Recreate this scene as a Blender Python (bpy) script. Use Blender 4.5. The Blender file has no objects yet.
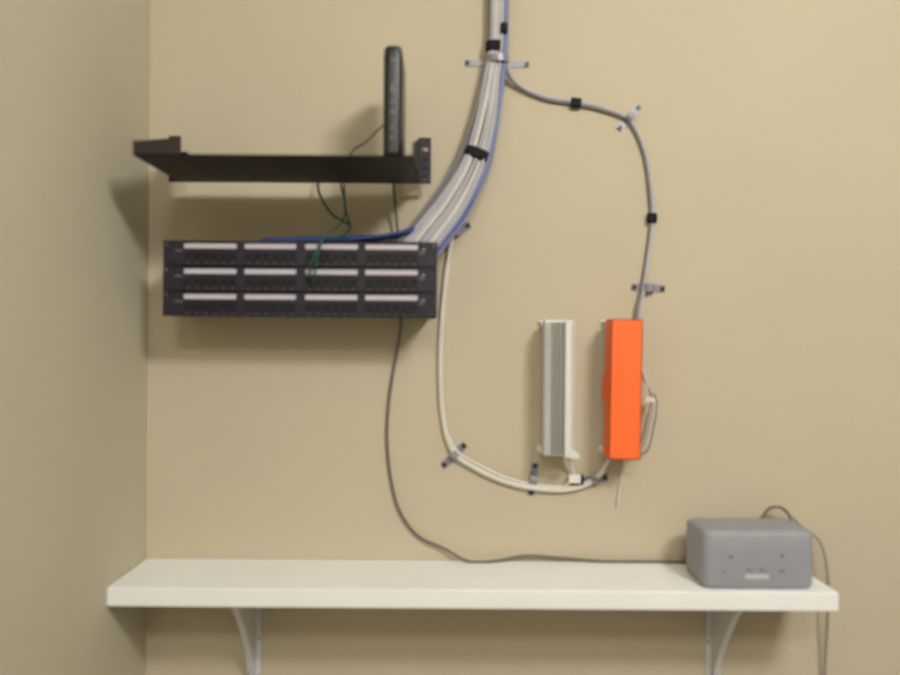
import bpy, math, random
from mathutils import Vector, Matrix
random.seed(4)
F=780.0; D=1.5; ZC=1.5; ROLL=math.radians(0.4)
sc=bpy.context.scene
try:
    sc.view_settings.view_transform='Standard'
    sc.view_settings.look='None'
except Exception as e: print(e)

# ---- measured position on a plane 'dep' metres in front of the back wall
def P(px,py,dep=0.0):
    d=(D-dep)/F; u=px-450; v=337.5-py
    c,s=math.cos(ROLL),math.sin(ROLL)
    return Vector(((u*c-v*s)*d,-dep,ZC+(u*s+v*c)*d))

def lin(c):
    out=[]
    for v in c:
        v/=255.0
        out.append(v/12.92 if v<=0.04045 else ((v+0.055)/1.055)**2.4)
    return (*out,1)
def mat(name,rgb,rough=0.6,metal=0.0,var=0.05,scale=30,bump=0.0,bscale=200,spec=0.4):
    m=bpy.data.materials.new(name); m.use_nodes=True
    nt=m.node_tree; b=nt.nodes['Principled BSDF']
    b.inputs['Roughness'].default_value=rough; b.inputs['Metallic'].default_value=metal
    b.inputs['Specular IOR Level'].default_value=spec
    tc=nt.nodes.new('ShaderNodeTexCoord')
    n=nt.nodes.new('ShaderNodeTexNoise'); n.inputs['Scale'].default_value=scale; n.inputs['Detail'].default_value=4
    nt.links.new(tc.outputs['Object'],n.inputs['Vector'])
    r=nt.nodes.new('ShaderNodeValToRGB')
    c=lin(rgb)
    r.color_ramp.elements[0].position=0.3; r.color_ramp.elements[1].position=0.7
    r.color_ramp.elements[0].color=(*[x*(1-var) for x in c[:3]],1)
    r.color_ramp.elements[1].color=(*[min(1,x*(1+var)) for x in c[:3]],1)
    nt.links.new(n.outputs['Fac'],r.inputs['Fac']); nt.links.new(r.outputs['Color'],b.inputs['Base Color'])
    if bump>0:
        n2=nt.nodes.new('ShaderNodeTexNoise'); n2.inputs['Scale'].default_value=bscale
        nt.links.new(tc.outputs['Object'],n2.inputs['Vector'])
        bp=nt.nodes.new('ShaderNodeBump'); bp.inputs['Strength'].default_value=bump; bp.inputs['Distance'].default_value=0.002
        nt.links.new(n2.outputs['Fac'],bp.inputs['Height']); nt.links.new(bp.outputs['Normal'],b.inputs['Normal'])
    return m

M_wall=mat('painted_wall_tan',(194,184,161),0.85,var=0.03,scale=2.2,bump=0.18,bscale=140,spec=0.15)
M_wall2=mat('painted_wall_side',(196,189,168),0.75,var=0.03,scale=2.5,bump=0.18,bscale=140,spec=0.25)
M_ceil=mat('ceiling_white',(228,227,223),0.9,bump=0.3,bscale=90)
M_floor=mat('floor_vinyl',(145,140,134),0.5,var=0.12,scale=6)
M_trim=mat('trim_paint',(215,212,205),0.5)
M_shelf=mat('shelf_white_paint',(240,241,240),0.5,var=0.02,scale=9,bump=0.1,bscale=40)
M_brk=mat('bracket_white',(210,209,212),0.45,var=0.03)
M_black=mat('black_steel',(28,25,30),0.5,var=0.15,scale=60)
M_blackp=mat('patch_panel_black',(34,29,42),0.45,var=0.12,scale=50)
M_dark=mat('jack_dark',(12,11,14),0.6)
M_jack=mat('jack_frame',(42,37,50),0.5)
M_label=mat('label_paper',(196,190,198),0.6,var=0.04,scale=120)
M_gloss=mat('modem_black',(22,22,24),0.3)
M_led=mat('led_green',(70,140,80),0.3)
M_grayp=mat('gray_print',(110,110,112),0.5)
M_cabw=mat('cable_white',(214,211,200),0.5,var=0.05)
M_cabg=mat('cable_gray',(180,179,184),0.5,var=0.06)
M_cabd=mat('cable_darkgray',(122,119,122),0.5)
M_cabb=mat('cable_blue',(54,70,128),0.5)
M_cablb=mat('cable_pale_blue',(118,126,164),0.5)
M_cabn=mat('cable_green',(36,84,72),0.5)
M_cord=mat('power_cord_gray',(108,102,98),0.55)
M_cordw=mat('power_cord_light',(160,154,146),0.5)
M_velcro=mat('velcro_black',(26,25,30),0.9)
M_metal=mat('clamp_gray',(140,140,150),0.4,metal=0.15,var=0.08)
M_screw=mat('screw_dark',(60,56,58),0.4,metal=0.6)
M_orange=mat('orange_plastic',(255,112,50),0.5,var=0.02)
M_blk66=mat('block_white_plastic',(222,222,217),0.5,var=0.03)
M_clip=mat('block_clips_metal',(172,172,166),0.5,metal=0.2,var=0.12,scale=300)
M_box=mat('router_gray',(148,150,158),0.5,var=0.03)
M_box2=mat('router_dark_gray',(88,88,96),0.5)
M_copper=mat('wire_brown',(150,115,90),0.5)

class B:
    def __init__(s,name):
        s.name=name; s.v=[]; s.f=[]; s.m=[]; s.sm=[]; s.mats=[]
    def mi(s,m):
        if m not in s.mats: s.mats.append(m)
        return s.mats.index(m)
    def add(s,vs,fs,m,smooth=False):
        o=len(s.v); s.v+= [tuple(v) for v in vs]; k=s.mi(m)
        for f in fs: s.f.append([o+i for i in f]); s.m.append(k); s.sm.append(smooth)
    def box(s,lo,hi,m,rot=None,c=None):
        x0,y0,z0=[min(a,b) for a,b in zip(lo,hi)]; x1,y1,z1=[max(a,b) for a,b in zip(lo,hi)]
        vs=[Vector(p) for p in [(x0,y0,z0),(x1,y0,z0),(x1,y1,z0),(x0,y1,z0),(x0,y0,z1),(x1,y0,z1),(x1,y1,z1),(x0,y1,z1)]]
        if rot is not None:
            c=c or (Vector(lo)+Vector(hi))/2
            vs=[c+rot@(v-c) for v in vs]
        s.add(vs,[(0,3,2,1),(4,5,6,7),(0,1,5,4),(1,2,6,5),(2,3,7,6),(3,0,4,7)],m)
    def prism(s,pts,dirv,m,smooth=False):
        n=len(pts); pts=[Vector(p) for p in pts]; d=Vector(dirv)
        nrm=Vector((0,0,0))
        for i in range(n):
            nrm+=pts[i].cross(pts[(i+1)%n])
        if nrm.dot(d)>0: pts=pts[::-1]
        vs=pts+[p+d for p in pts]
        fs=[list(range(n)),[n+i for i in reversed(range(n))]]
        s.add(vs,fs,m)
        o=len(s.v)-2*n; k=s.mi(m)
        for i in range(n):
            j=(i+1)%n
            s.f.append([o+j,o+i,o+n+i,o+n+j]); s.m.append(k); s.sm.append(smooth)
    def tube(s,pts,r,m,seg=10,sub=8,straight=False):
        pts=[Vector(p) for p in pts]
        if not straight and len(pts)>2: pts=smooth_path(pts,sub)
        n=len(pts); vs=[]; fs=[]
        up=None
        for i,p in enumerate(pts):
            t=(pts[min(i+1,n-1)]-pts[max(i-1,0)]).normalized()
            if up is None:
                up=Vector((0,1,0)) if abs(t.y)<0.9 else Vector((1,0,0))
            a=(up-t*up.dot(t)).normalized(); up=a; b=t.cross(a)
            for k in range(seg):
                q=2*math.pi*k/seg
                vs.append(p+(a*math.cos(q)+b*math.sin(q))*r)
        for i in range(n-1):
            for k in range(seg):
                k2=(k+1)%seg
                fs.append((i*seg+k,i*seg+k2,(i+1)*seg+k2,(i+1)*seg+k))
        s.add(vs,fs,m,True)
        o=len(s.v)-len(vs); kk=s.mi(m)
        s.f.append([o+k for k in reversed(range(seg))]); s.m.append(kk); s.sm.append(False)
        s.f.append([o+(n-1)*seg+k for k in range(seg)]); s.m.append(kk); s.sm.append(False)
    def cyl(s,a,b,r,m,seg=14): s.tube([a,b],r,m,seg,straight=True)
    def loft(s,loops,m,smooth=True):
        n=len(loops[0]); vs=[p for l in loops for p in l]; fs=[]
        for i in range(len(loops)-1):
            for k in range(n):
                k2=(k+1)%n; fs.append((i*n+k,i*n+k2,(i+1)*n+k2,(i+1)*n+k))
        s.add(vs,fs,m,smooth)
        o=len(s.v)-len(vs); kk=s.mi(m)
        s.f.append([o+k for k in reversed(range(n))]); s.m.append(kk); s.sm.append(False)
        s.f.append([o+(len(loops)-1)*n+k for k in range(n)]); s.m.append(kk); s.sm.append(False)
    def build(s,bevel=0.0,lean=0.0):
        me=bpy.data.meshes.new(s.name)
        c=Vector((0,0,0))
        for v in s.v: c+=Vector(v)
        c/=len(s.v)
        me.from_pydata([tuple(Vector(v)-c) for v in s.v],[],s.f)
        for m in s.mats: me.materials.append(m)
        for p,k,sm in zip(me.polygons,s.m,s.sm): p.material_index=k; p.use_smooth=sm
        me.update()
        ob=bpy.data.objects.new(s.name,me); ob.location=c
        ob.rotation_euler=(0,math.radians(lean),0)
        sc.collection.objects.link(ob)
        if bevel>0:
            md=ob.modifiers.new('edge_bevel','BEVEL'); md.width=bevel; md.segments=2
            md.limit_method='ANGLE'; md.angle_limit=math.radians(50)
        return ob
def smooth_path(p,sub):
    out=[]; n=len(p)
    for i in range(n-1):
        a=p[i-1] if i>0 else 2*p[0]-p[1]; b=p[i]; c=p[i+1]; d=p[i+2] if i+2<n else 2*p[-1]-p[-2]
        for k in range(sub):
            t=k/sub
            out.append(0.5*((2*b)+(c-a)*t+(2*a-5*b+4*c-d)*t*t+(3*b-a-3*c+d)*t**3))
    out.append(p[-1]); return out
def rrect(cx,cy,w,h,r,z,seg=6):
    pts=[]
    for (sx,sy,a0) in [(1,1,0),(-1,1,90),(-1,-1,180),(1,-1,270)]:
        for k in range(seg+1):
            a=math.radians(a0+90*k/seg)
            pts.append(Vector((cx+sx*(w/2-r)+r*math.cos(a),cy+sy*(h/2-r)+r*math.sin(a),z)))
    return pts

# ================= ROOM =================
XL=P(148,337,0).x; XR=2.7; YB=-3.6; ZT=3.0
def slab(name,lo,hi,m):
    b=B(name); b.box(lo,hi,m); return b.build()
slab('wall_back',(XL-0.1,0,0),(XR+0.1,0.1,ZT),M_wall)
slab('wall_left',(XL-0.1,YB-0.1,0),(XL,0,ZT),M_wall2)
slab('wall_right',(XR,YB-0.1,0),(XR+0.1,0,ZT),M_wall)
slab('wall_front',(XL,YB-0.1,0),(XR,YB,ZT),M_wall)
slab('floor',(XL-0.1,YB-0.1,-0.1),(XR+0.1,0.1,0),M_floor)
slab('ceiling',(XL-0.1,YB-0.1,ZT),(XR+0.1,0.1,ZT+0.1),M_ceil)
slab('baseboard_back',(XL+0.012,-0.012,0),(XR,0,0.09),M_trim)
slab('baseboard_left',(XL,YB,0),(XL+0.012,0,0.09),M_trim)

# ceiling light fixture
LX,LY=0.95,-2.0
b=B('fill_fixture')
M_lens=bpy.data.materials.new('light_lens'); M_lens.use_nodes=True
pb=M_lens.node_tree.nodes['Principled BSDF']; pb.inputs['Emission Color'].default_value=(1,0.97,0.93,1); pb.inputs['Emission Strength'].default_value=2.0
b.box((LX-0.33,LY-0.33,ZT-0.03),(LX+0.33,LY+0.33,ZT),M_trim)
b.box((LX-0.29,LY-0.29,ZT-0.035),(LX+0.29,LY+0.29,ZT-0.03),M_lens)
b.build(0.003)
L=bpy.data.lights.new('ceiling_lamp','AREA'); L.shape='RECTANGLE'; L.size=0.56; L.size_y=0.56; L.energy=69; L.color=(1,0.975,0.925)
lo=bpy.data.objects.new('ceiling_lamp',L); lo.location=(LX,LY,ZT-0.05); sc.collection.objects.link(lo)
lo.rotation_euler=(Vector((0.1,0,1.4))-lo.location).to_track_quat('-Z','Y').to_euler()

# unseen fixture and lamp added further back as fill, to lighten the shadows
b=B('fill_fixture')
b.box((-0.0-0.33,-3.1-0.33,ZT-0.03),(-0.0+0.33,-3.1+0.33,ZT),M_trim)
b.box((-0.0-0.29,-3.1-0.29,ZT-0.035),(-0.0+0.29,-3.1+0.29,ZT-0.03),M_lens)
b.build(0.003)
L=bpy.data.lights.new('fill_lamp','AREA'); L.shape='RECTANGLE'; L.size=0.6; L.size_y=0.6; L.energy=38; L.color=(1,0.975,0.935)
lo=bpy.data.objects.new('fill_lamp',L); lo.location=(0,-3.1,ZT-0.05); sc.collection.objects.link(lo)

# ================= WHITE WALL SHELF =================
sb=P(148,558,0).z            # top height
SD=0.178; XS1=P(839,600,SD).x; TH=0.032
b=B('wall_shelf')
b.box((XL+0.001,-SD,sb-TH),(XS1,-0.001,sb),M_shelf)
SH=b.build(0.002)

def bracket(name,xc):
    b=B(name); t=0.0015; w=0.014
    zt=sb-TH-0.0005; H=0.22; A=0.155
    b.box((xc-w,-0.003,zt-H),(xc+w,-0.0005,zt),M_brk)
    b.box((xc-w,-A,zt-0.003),(xc+w,-0.001,zt),M_brk)
    pts=[(xc-0.0055,-0.002,zt-0.002),(xc-0.0055,-A+0.01,zt-0.002),(xc-0.0055,-A+0.01,zt-0.010)]
    for k in range(1,9):
        a=k/9; yy=-(A-0.01)*(1-a)**1.3-0.014*a; zz=zt-0.010-(H-0.03)*a**1.1
        pts.append((xc-0.0055,yy,zz))
    pts.append((xc-0.0055,-0.002,zt-H+0.012))
    b.prism(pts,(0.011,0,0),M_brk)
    for dz in (0.05,0.12,0.19):
        for sx in (-0.010,0.010):
            b.cyl((xc+sx,-0.003,zt-dz),(xc+sx,-0.0045,zt-dz),0.0028,M_metal,10)
    return b.build(0.0008)
bracket('shelf_bracket',P(254,640,0).x); bracket('shelf_bracket',P(713,640,0).x)

# ================= RACK SHELF (cantilever) =================
ED=0.042
xl=P(169,160,ED).x; xr=P(431,160,ED).x; xli=P(180,160,ED).x; xri=P(419,160,ED).x
z0=P(300,183,ED).z; z1=P(300,137,ED).z; FD=0.258
b=B('rack_shelf')
t=0.0018
b.box((xli,-FD,z0),(xri,-ED,z0+t),M_black)
b.box((xli,-FD,z0),(xri,-FD+t,z0+0.0025),M_black)
for x in (xli,xri-t):
    pts=[(x,-ED,z0),(x,-FD,z0),(x,-FD,z0+0.024),(x,-FD+0.015,z0+0.027),(x,-ED-0.012,z1-0.006),(x,-ED,z1-0.006)]
    b.prism(pts,(t,0,0),M_black)
for (a,c) in ((xl,xli+t),(xri-t,xr)):
    y0,y1=-ED-t,-ED
    w=c-a; m0=a+w*0.3; m1=a+w*0.75
    hs=[0.012,0.028,0.044,0.064]
    b.box((a,y0,z0),(m0,y1,z1),M_black); b.box((m1,y0,z0),(c,y1,z1),M_black)
    prev=z0
    for h in hs:
        b.box((m0,y0,prev),(m1,y1,z0+h-0.003),M_black); prev=z0+h+0.003
    b.box((m0,y0,prev),(m1,y1,z1),M_black)
    mx=(a+c)/2
    b.box((mx-0.004,-ED,z0+0.02),(mx-0.001,-0.0005,z0+0.066),M_black)
    b.box((mx-0.010,-0.003,z0+0.02),(mx+0.010,-0.0005,z0+0.066),M_black)
for i in range(5):
    x=xli+(xri-xli)*(i+1)/6
    b.box((x-0.004,-FD+0.02,z0-0.0006),(x+0.004,-ED-0.02,z0),M_black)
b.build(0.0004)
SZ=z0+t

# ================= MODEM =================
b=B('modem')
mx=P(392.5,100,0.2).x; w=0.031
zt=P(392,46,0.2).z
loops=[]
for (f,z) in [(1.0,SZ+0.012),(1.0,SZ+0.02),(1.0,zt-0.02),(0.97,zt-0.006),(0.85,zt-0.001),(0.7,zt)]:
    loops.append(rrect(mx,-0.145,w*f,0.115*(0.9+0.1*f),0.009*f,z))
b.loft(loops,M_gloss)
b.loft([rrect(mx,-0.145,w+0.012,0.10,0.008,SZ+0.0003),rrect(mx,-0.145,w+0.010,0.10,0.008,SZ+0.008),rrect(mx,-0.145,w,0.10,0.008,SZ+0.013)],M_black)
yf=-0.2028
zz=lambda py:P(392,py,0.2).z
for py,m in ((60,M_grayp),(74,M_dark),(86,M_grayp),(90,M_led),(102,M_grayp),(112,M_led),(128,M_grayp),(138,M_grayp)):
    b.box((mx-0.003,yf-0.0004,zz(py)-0.0015),(mx+0.003,yf+0.001,zz(py)+0.0015),m)
b.build()

# ================= PATCH PANELS =================
PD=0.127
pc=P(300,279,PD); S=1.373/780
rack=bpy.data.objects.new('patch_panel_rack',None); rack.location=(pc.x,-PD/2,pc.z); sc.collection.objects.link(rack)
def par(o,nm):
    o.name=nm; o.parent=rack; o.matrix_parent_inverse=Matrix.Translation(rack.location).inverted()
for r in range(3):
    b=B('patch_panel_%d'%(r+1))
    zc=pc.z+(25.3-25.3*r)*S; hh=0.0221
    x0=pc.x-0.2413; x1=pc.x+0.2413
    b.box((x0+0.019,-PD,zc-hh),(x1-0.019,-PD+0.002,zc+hh),M_blackp)
    for a,c in ((x0,x0+0.019),(x1-0.019,x1)):
        m0=a+0.005; m1=a+0.014
        b.box((a,-PD,zc-hh),(m0,-PD+0.002,zc+hh),M_blackp); b.box((m1,-PD,zc-hh),(c,-PD+0.002,zc+hh),M_blackp)
        zs=[-0.0155,0.0155]; prev=zc-hh
        for q in zs:
            b.box((m0,-PD,prev),(m1,-PD+0.002,zc+q-0.003),M_blackp); prev=zc+q+0.003
        b.box((m0,-PD,prev),(m1,-PD+0.002,zc+hh),M_blackp)
        b.cyl(((a+c)/2,-PD+0.004,zc-0.0155),((a+c)/2,-PD-0.003,zc-0.0155),0.0045,M_screw)
    b.box((x0+0.019,-PD,zc+hh-0.0015),(x1-0.019,-PD+0.018,zc+hh),M_blackp)
    b.box((x0+0.019,-PD,zc-hh),(x1-0.019,-PD+0.018,zc-hh+0.0015),M_blackp)
    for g,(s0,wd) in enumerate([(-116,53),(-55.5,52),(5,53),(65,53)]):
        gx=pc.x+s0*S; gw=wd*S
        b.box((gx,-PD-0.0016,zc+0.0075),(gx+gw,-PD+0.0005,zc+0.0170),M_jack)
        b.box((gx+0.0008,-PD-0.0022,zc+0.0080),(gx+gw-0.0008,-PD,zc+0.0164),M_label)
        b.box((gx,-PD+0.002,zc-0.018),(gx+gw,-PD+0.03,zc+0.018),M_jack)
        pit=gw/6
        for k in range(6):
            cx=gx+pit*(k+0.5); z_=zc-0.0065; a=0.0066; h=0.0075; e=0.0016
            b.box((cx-a,-PD-0.003,z_-h),(cx+a,-PD,z_-h+e),M_jack)
            b.box((cx-a,-PD-0.003,z_+h-e),(cx+a,-PD,z_+h),M_jack)
            b.box((cx-a,-PD-0.003,z_-h),(cx-a+e,-PD,z_+h),M_jack)
            b.box((cx+a-e,-PD-0.003,z_-h),(cx+a,-PD,z_+h),M_jack)
            b.box((cx-a+e,-PD-0.0004,z_-h+e),(cx+a-e,-PD,z_+h-e),M_dark)
            b.box((cx-0.0025,-PD-0.0006,z_-h+e),(cx+0.0025,-PD,z_-h+e+0.0025),M_dark)
            b.box((cx-0.002,-PD-0.0008,z_-h-0.0038),(cx+0.002,-PD,z_-h-0.002),M_grayp)
    b.box((x0+0.021,-PD-0.0004,zc+0.003),(x0+0.035,-PD,zc+0.0055),M_grayp)
    b.box((x1-0.032,-PD-0.0004,zc+0.001),(x1-0.021,-PD,zc+0.0035),M_grayp)
    b.prism([(x1-0.030,-PD,zc+0.006),(x1-0.022,-PD,zc+0.008),(x1-0.022,-PD,zc+0.0105)],(0,-0.0005,0),M_label)
    par(b.build(0.0003),'patch_panel_%d'%(r+1))
b=B('wall_mount_bracket')
zt=pc.z+0.064; zb=pc.z-0.064
for sx in (-1,1):
    x=pc.x+sx*0.225
    b.box((x-0.001,-PD+0.002,zb),(x+0.001,-0.0005,zt),M_black)
    b.box((x-0.012,-0.003,zb),(x+0.012,-0.0005,zt),M_black)
    b.box((x-0.010,-PD+0.002,zb),(x+0.010,-PD+0.004,zt),M_black)
par(b.build(),'wall_mount_bracket')

# ================= CABLES =================
b=B('cable_bundle')
base=[(500,-60,.022),(499,-10,.022),(498,40,.022),(493,80,.024),(485,125,.028),(473,165,.034),(453,203,.045),(430,234,.062),(408,262,.075)]
strands=[(-9,-17,-.006,M_cabd),(-7,-11,.003,M_cabg),(-4,-14,-.002,M_cabg),(-2,-6,.006,M_cabw),(0,-2,-.003,M_cabg),
 (0,1,.008,M_cabg),(2,6,.004,M_cabw),(4,4,.0,M_cabg),(4,9,.007,M_cabg),(6,12,.001,M_cabg),(9,15,.003,M_cablb),(-5,-8,.008,M_cabg),(8,18,-.004,M_cabb),(7,19,.004,M_cablb),(-8,-20,.002,M_cabd)]
for o1,o2,dz,m in strands:
    pts=[]
    for i,(x,y,dp) in enumerate(base):
        x2,y2=base[min(i+1,len(base)-1)][:2]; x1,y1=base[max(i-1,0)][:2]
        tx,ty=x2-x1,y2-y1; l=math.hypot(tx,ty); nx,ny=ty/l,-tx/l
        f=max(0,min(1,(y-60)/150)); o=o1*(1-f)+o2*f
        pts.append(P(x+nx*o+random.uniform(-.5,.5),y+ny*o,dp+dz*(1-0.2*f)))
    b.tube(pts,0.0031,m)
# blue cables fanning behind the panel top
for k in range(8):
    dp=.045+.007*k
    b.tube([P(493-k,110+4*k,.030),P(484-1.5*k,150+3*k,.034),P(473-2*k,186+3*k,.038),P(457-2*k,216+2*k,.046),P(432-2*k,234-1*k,.055),P(395,242-1.2*k,dp),P(350,239+(k%3)*2-k*.3,dp),P(300-6*k,240+(k%2)*2,dp),P(258+8*k,244+k,dp),P(245+12*k,264,dp)],0.003,M_cabb)
b.tube([P(488,150,.03),P(474,192,.034),P(460,220,.04),P(447,240,.055),P(432,252,.075)],0.003,M_cabb)
for k in range(4):
    b.tube([P(462,190+3*k,.036),P(440,218+2*k,.045),P(415,234+k,.06),P(385-8*k,244,.075),P(365-12*k,264,.08)],0.003,[M_cabg,M_cabw][k%2])
def wrap(b,px,py,ang,rx,rd,dep,wd,m=M_velcro):
    c=P(px,py,dep); a=math.radians(ang); ax=Vector((math.cos(a),0,math.sin(a))); pr=Vector((-math.sin(a),0,math.cos(a))); yy=Vector((0,1,0))
    loops=[]
    for t in (-1,-.85,.85,1):
        sc_=1.0 if abs(t)<.9 else .9
        loops.append([c+ax*t*wd/2+pr*math.cos(q)*rx*sc_-yy*math.sin(q)*rd*sc_ for q in [2*math.pi*k/20 for k in range(20)]])
    b.loft(loops,m)
    b.box(c+Vector((-rx*.5,-rd-.0015,-wd*.35)),c+Vector((rx*.5,-rd+.002,wd*.35)),m,rot=Matrix.Rotation(math.pi/2-a,3,'Y'))
wrap(b,494.5,47,-92,.017,.0135,.022,.020)
wrap(b,504,28,-90,.007,.006,.032,.018)
wrap(b,477,154,-112,.0235,.013,.032,.020)
b.build()

def clamp(b,px,py,ang,Lh,r,dep_c=None,wd=0.014,m=M_metal):
    c=P(px,py,0); a=math.radians(ang); ax=Vector((math.cos(a),0,math.sin(a))); pr=Vector((-math.sin(a),0,math.cos(a))); 
    hgt=(dep_c or r*2)+0.001
    prof=[(-Lh,.0004),(-r-.003,.0004)]
    for k in range(0,9):
        q=math.pi*(1-k/8)
        prof.append(((r+.001)*math.cos(q),max(.001,hgt-(r+.0005)+(r+.0005)*math.sin(q))))
    prof+=[(r+.003,.0004),(Lh,.0004)]
    t=.0014
    outer=[]
    for i,(x,y) in enumerate(prof):
        x0,y0=prof[max(i-1,0)]; x1,y1=prof[min(i+1,len(prof)-1)]
        dx,dy=x1-x0,y1-y0; l=math.hypot(dx,dy) or 1
        outer.append((x-dy/l*t,y+dx/l*t))
    for i in range(len(prof)-1):
        q=[prof[i],prof[i+1],outer[i+1],outer[i]]
        pts=[c+ax*x+Vector((0,-y,0))-pr*wd/2 for x,y in q]
        b.prism(pts,pr*wd,m)
    for sx in (-1,1):
        s_=c+ax*sx*(Lh-.005)
        b.cyl(s_+Vector((0,-.001,0)),s_+Vector((0,-.005,0)),.0042,M_screw)

b=B('cable_clamp'); clamp(b,497,64,-1,.062,.0195,dep_c=.038,wd=.012); b.build()
for (x,y,a,l,r) in [(629,118,48,.031,.0075),(648,288,-3,.032,.0075),(454,455,45,.031,.0065),(533,479,82,.031,.0065),(594,479,8,.026,.0065),(456,233,32,.032,.0065)]:
    b=B('cable_clamp'); clamp(b,x,y,a,l,r); b.build()

# cable to the covered block (right branch)
b=B('riser_cable')
d=.0062
for k,(ox,oy) in enumerate([(0,0),(3,-3)]):
    dd=d+.001*k
    b.tube([P(502+ox,40,.026),P(506+ox,70,.02),P(518+ox,86,.010),P(545+ox*.6,99+oy*.7,dd),P(576,104+oy*.8,dd),P(606,111+oy*.8,dd),P(629+ox*.6,122+oy*.5,dd),P(643+ox*.6,150,dd),P(649+ox*.8,185,dd),P(651+ox*.6,220,dd),P(647+ox*.5,255,dd),P(641+ox,290,dd),P(637+ox,312,.012),P(634+ox,345,.015),P(640,372,.02)],0.0031,[M_cabd,M_cabg][k])
wrap(b,576,103,-4,.010,.006,.008,.020)
wrap(b,652,218,-92,.010,.006,.008,.018)
for k,m in enumerate([M_cabw,M_copper,M_cabg,M_cabw,M_cabd]):
    b.tube([P(634,345,.015),P(642,368+2*k,.03),P(647+1.5*k,385+2*k,.04),P(649+2*k,400+k,.035),P(645+2*k,415+4*k,.03),P(638+2*k,440+3*k,.02),P(627,452,.02)],.0013,m,seg=6)
b.tube([P(628,440,.01),P(623,465,.006),P(620,485,.005),P(617,506,.005)],.0018,M_cabw,seg=8)
b.box(P(645,397,.038),P(655,402,.030),M_cabw)
b.build()

# white cable running down to the blocks
b=B('feeder_cable')
pth=[(405,262,.07),(432,248,.035),(450,236,.012),(450,250,.008),(445,285,.007),(441,340,.007),(441,390,.007),(445,428,.007),(455,454,.007),(475,468,.007),(503,481,.007),(533,488,.007),(562,490,.007),(585,485,.007),(600,474,.010),(611,455,.014)]
b.tube([P(*p) for p in pth],.0052,M_cabw,seg=12)
b.tube([P(444,425,.007),P(457,451,.008),P(479,465,.007),P(507,478,.007),P(537,485,.007),P(566,487,.007),P(586,482,.007),P(602,471,.010),P(615,452,.014)],.003,M_cabw,seg=8)
b.tube([P(562,489,.009),P(570,482,.012),P(574,474,.016),P(568,458,.02),P(562,445,.02)],.003,M_cabw)
b.box(P(570,475,.014),P(583,484,.008),M_velcro)
b.box(P(569,475,.020),P(580,482.5,.012),M_blk66)
b.build(0.0004)

# power cord
b=B('power_cord')
def onshelf(px,dep,r=.0028):
    p=P(px,560,dep); p.z=sb+r+.0004; return p
b.tube([P(390,150,.09),P(393,172,.037),P(394,190,.028),P(398,240,.02),P(401,300,.02),P(400,330,.012),P(395,360,.006),P(389,400,.005),P(387,440,.005),P(391,480,.005),P(400,512,.005),P(418,536,.006),P(445,549,.010),onshelf(468,.018),onshelf(495,.016),P(525,556,.010),P(560,558,.01),onshelf(600,.012),onshelf(650,.012),onshelf(690,.015),onshelf(730,.03)],.0028,M_cord)
b.build()
b=B('modem_cable')
b.tube([P(385,124,.14),P(378,130,.125),P(366,142,.06),P(352,152,.03),P(345,175,.025),P(345,205,.03),P(350,225,.03)],.0016,M_cabn,seg=8)
b.build()
b=B('patch_cable')
b.tube([P(322,172,.028),P(318,182,.028),P(320,195,.03),P(332,214,.05),P(350,226,.09),P(340,236,.12),P(324,238,.137),P(317,250,.15),P(311,264,.15),P(309,278,.136)],.0022,M_cabn,seg=8)
b.tube([P(340,180,.028),P(345,205,.05),P(342,222,.10),P(325,236,.14),P(318,255,.152),P(315,270,.15),P(314,283,.136)],.0018,M_cabn,seg=8)
b.build()

# ================= PUNCH-DOWN BLOCKS =================
def block(name,x0,ztop,zbot,cover):
    b=B(name); w=.0535; x1=x0+w; dp=.078
    zt,zb=ztop,zbot
    b.box((x0+.002,-.03,zb+.004),(x0+.005,-.0005,zt-.004),M_blk66)
    b.box((x1-.005,-.03,zb+.004),(x1-.002,-.0005,zt-.004),M_blk66)
    for z in (zt-.010,zb+.002):
        b.box((x0-.006,-.004,z),(x1+.006,-.0005,z+.010),M_blk66)
        b.box((x0-.004,-.032,z),(x1+.004,-.028,z+.008),M_blk66)
    b.cyl((x0-.002,-.004,zt-.005),(x0-.002,-.006,zt-.005),.003,M_screw)
    b.box((x0+.001,-.060,zb),(x1-.001,-.026,zt),M_blk66)
    n=50; p=(zt-zb-.006)/n
    for i in range(n):
        z=zb+.003+i*p
        for (a,c) in ((x0-.0005,x0+.0105),(x1-.0105,x1+.0005)):
            b.box((a,-.070,z+p*.22),(c,-.034,z+p*.78),M_blk66)
        if not cover:
            for k in range(4):
                cx=x0+.0150+k*.0068
                b.box((cx-.0020,-.0700,z+p*.12),(cx+.0020,-.060,z+p*.88),M_clip)
    if cover:
        yb,yf=-.031,-dp-.006; t=.002
        xa,xb=x0-.0025,x1+.0015
        b.box((xa,yf,zb-.002),(xb,yf+t,zt+.002),M_orange)
        b.box((xa,yf,zb-.002),(xa+t,yb,zt+.002),M_orange)
        b.box((xb-t,yf,zb-.002),(xb,yb,zt+.002),M_orange)
        b.box((xa,yf,zt),(xb,yb,zt+.002),M_orange); b.box((xa,yf,zb-.002),(xb,yb,zb),M_orange)
        b.box((xa-.003,yb-.006,zb+.10),(xa+t,yb,zb+.15),M_orange)
    else:
        b.box((x0+.0105,-.064,zb+.002),(x0+.0125,-.058,zt-.002),M_blk66)
        b.box((x1-.0165,-.0735,zb+.001),(x1-.0055,-.058,zt-.001),M_blk66)
        b.prism([(x1-.016,-.072,zb+.016),(x1+.002,-.072,zb+.012),(x1+.010,-.072,zb+.004),(x1+.010,-.072,zb-.003),(x1-.016,-.072,zb-.001)],(0,.03,0),M_blk66)
    return b.build(0.0004,lean=0.7 if cover else 0)
zt=P(560,320,.07).z; zb=P(560,457,.07).z
block('punch_down_block',P(540.5,390,0).x,zt,zb,False)
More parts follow.
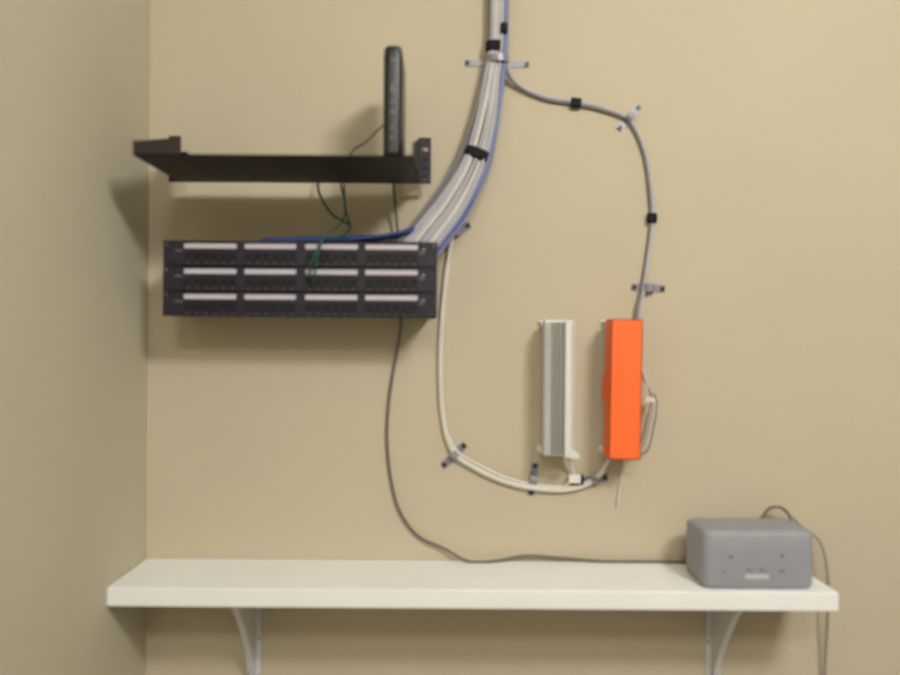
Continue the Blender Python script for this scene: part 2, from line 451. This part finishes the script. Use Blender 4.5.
block('punch_down_block_with_cover',P(602,390,0).x+.001,zt,zb,True)

# ================= GRAY ROUTER BOX =================
b=B('network_router_box')
yfr=-.165; dep=.112; yc=yfr+dep/2
x0=P(703,585,-yfr).x; x1=P(815,585,-yfr).x; cx=(x0+x1)/2+.001; w=x1-x0
Z0=sb; H=.0995
loops=[]
for ins,z in [(.006,.0008),(.003,.002),(.0005,.006),(0,.02),(0,.06),(.0005,H-.009),(.002,H-.005),(.005,H-.002),(.009,H-.0004),(.014,H)]:
    loops.append(rrect(cx,yc,w-2*ins,dep-2*ins,.016-ins*.4,Z0+z,seg=8))
b.loft(loops,M_box)
for sx in (-1,1):
    for sy in (-1,1):
        b.cyl((cx+sx*(w/2-.03),yc+sy*(dep/2-.03),Z0+.0002),(cx+sx*(w/2-.03),yc+sy*(dep/2-.03),Z0+.004),.006,M_dark)
fy=yfr-.0003
for px,py,ww,hh,m in [(731,557,.006,.004,M_box2),(782,556,.006,.004,M_box2),(749,570,.008,.002,M_box2),(762,570,.008,.002,M_box2),(757,576.5,.040,.007,M_label),(782,571,.010,.002,M_box2),(724,572,.003,.003,M_box2)]:
    p=P(px,py,-yfr)
    b.box((p.x-ww/2,fy-.0006,p.z-hh/2),(p.x+ww/2,fy+.001,p.z+hh/2),m)
b.build()
b=B('router_power_cord')
b.tube([P(756,545,.048),P(762,520,.040),P(769,509,.035),P(780,507,.032),P(790,515,.030),P(803,528,.03),P(817,538,.032),P(824,552,.035),P(828,580,.035),P(828,615,.03),P(826,650,.02),P(824,700,.012),P(822,800,.012),P(822,960,.014),P(822,1010,.02)],.0032,M_cordw)
b.tube([P(756,540,.050),P(766,512,.045),P(776,507,.04),P(787,512,.04),P(795,535,.045)],.002,M_cord)
p=P(822,1010,.02)
b.box((p.x-.015,-.03,p.z-.03),(p.x+.015,-.008,p.z+.005),M_cordw)
b.build(0.0004)
b=B('wall_outlet'); b.box((p.x-.035,-.006,p.z-.08),(p.x+.035,-.0005,p.z+.035),M_trim)
b.box((p.x-.016,-.0075,p.z-.07),(p.x+.016,-.006,p.z-.038),M_brk); b.build(0.001)

# ================= CAMERA =================
cam=bpy.data.cameras.new('camera'); cam.sensor_width=36; cam.lens=F/900*36; cam.clip_start=.02
cam.dof.use_dof=True; cam.dof.focus_distance=2.2; cam.dof.aperture_fstop=1.6
co=bpy.data.objects.new('camera',cam); sc.collection.objects.link(co)
r=Vector((math.cos(ROLL),0,math.sin(ROLL))); u=Vector((-math.sin(ROLL),0,math.cos(ROLL))); bk=Vector((0,-1,0))
co.matrix_world=Matrix(((r.x,u.x,bk.x,0),(r.y,u.y,bk.y,-D),(r.z,u.z,bk.z,ZC),(0,0,0,1)))
sc.camera=co
w=bpy.data.worlds.new('world'); sc.world=w; w.use_nodes=True
w.node_tree.nodes['Background'].inputs[0].default_value=(.9,.92,1,1); w.node_tree.nodes['Background'].inputs[1].default_value=.05
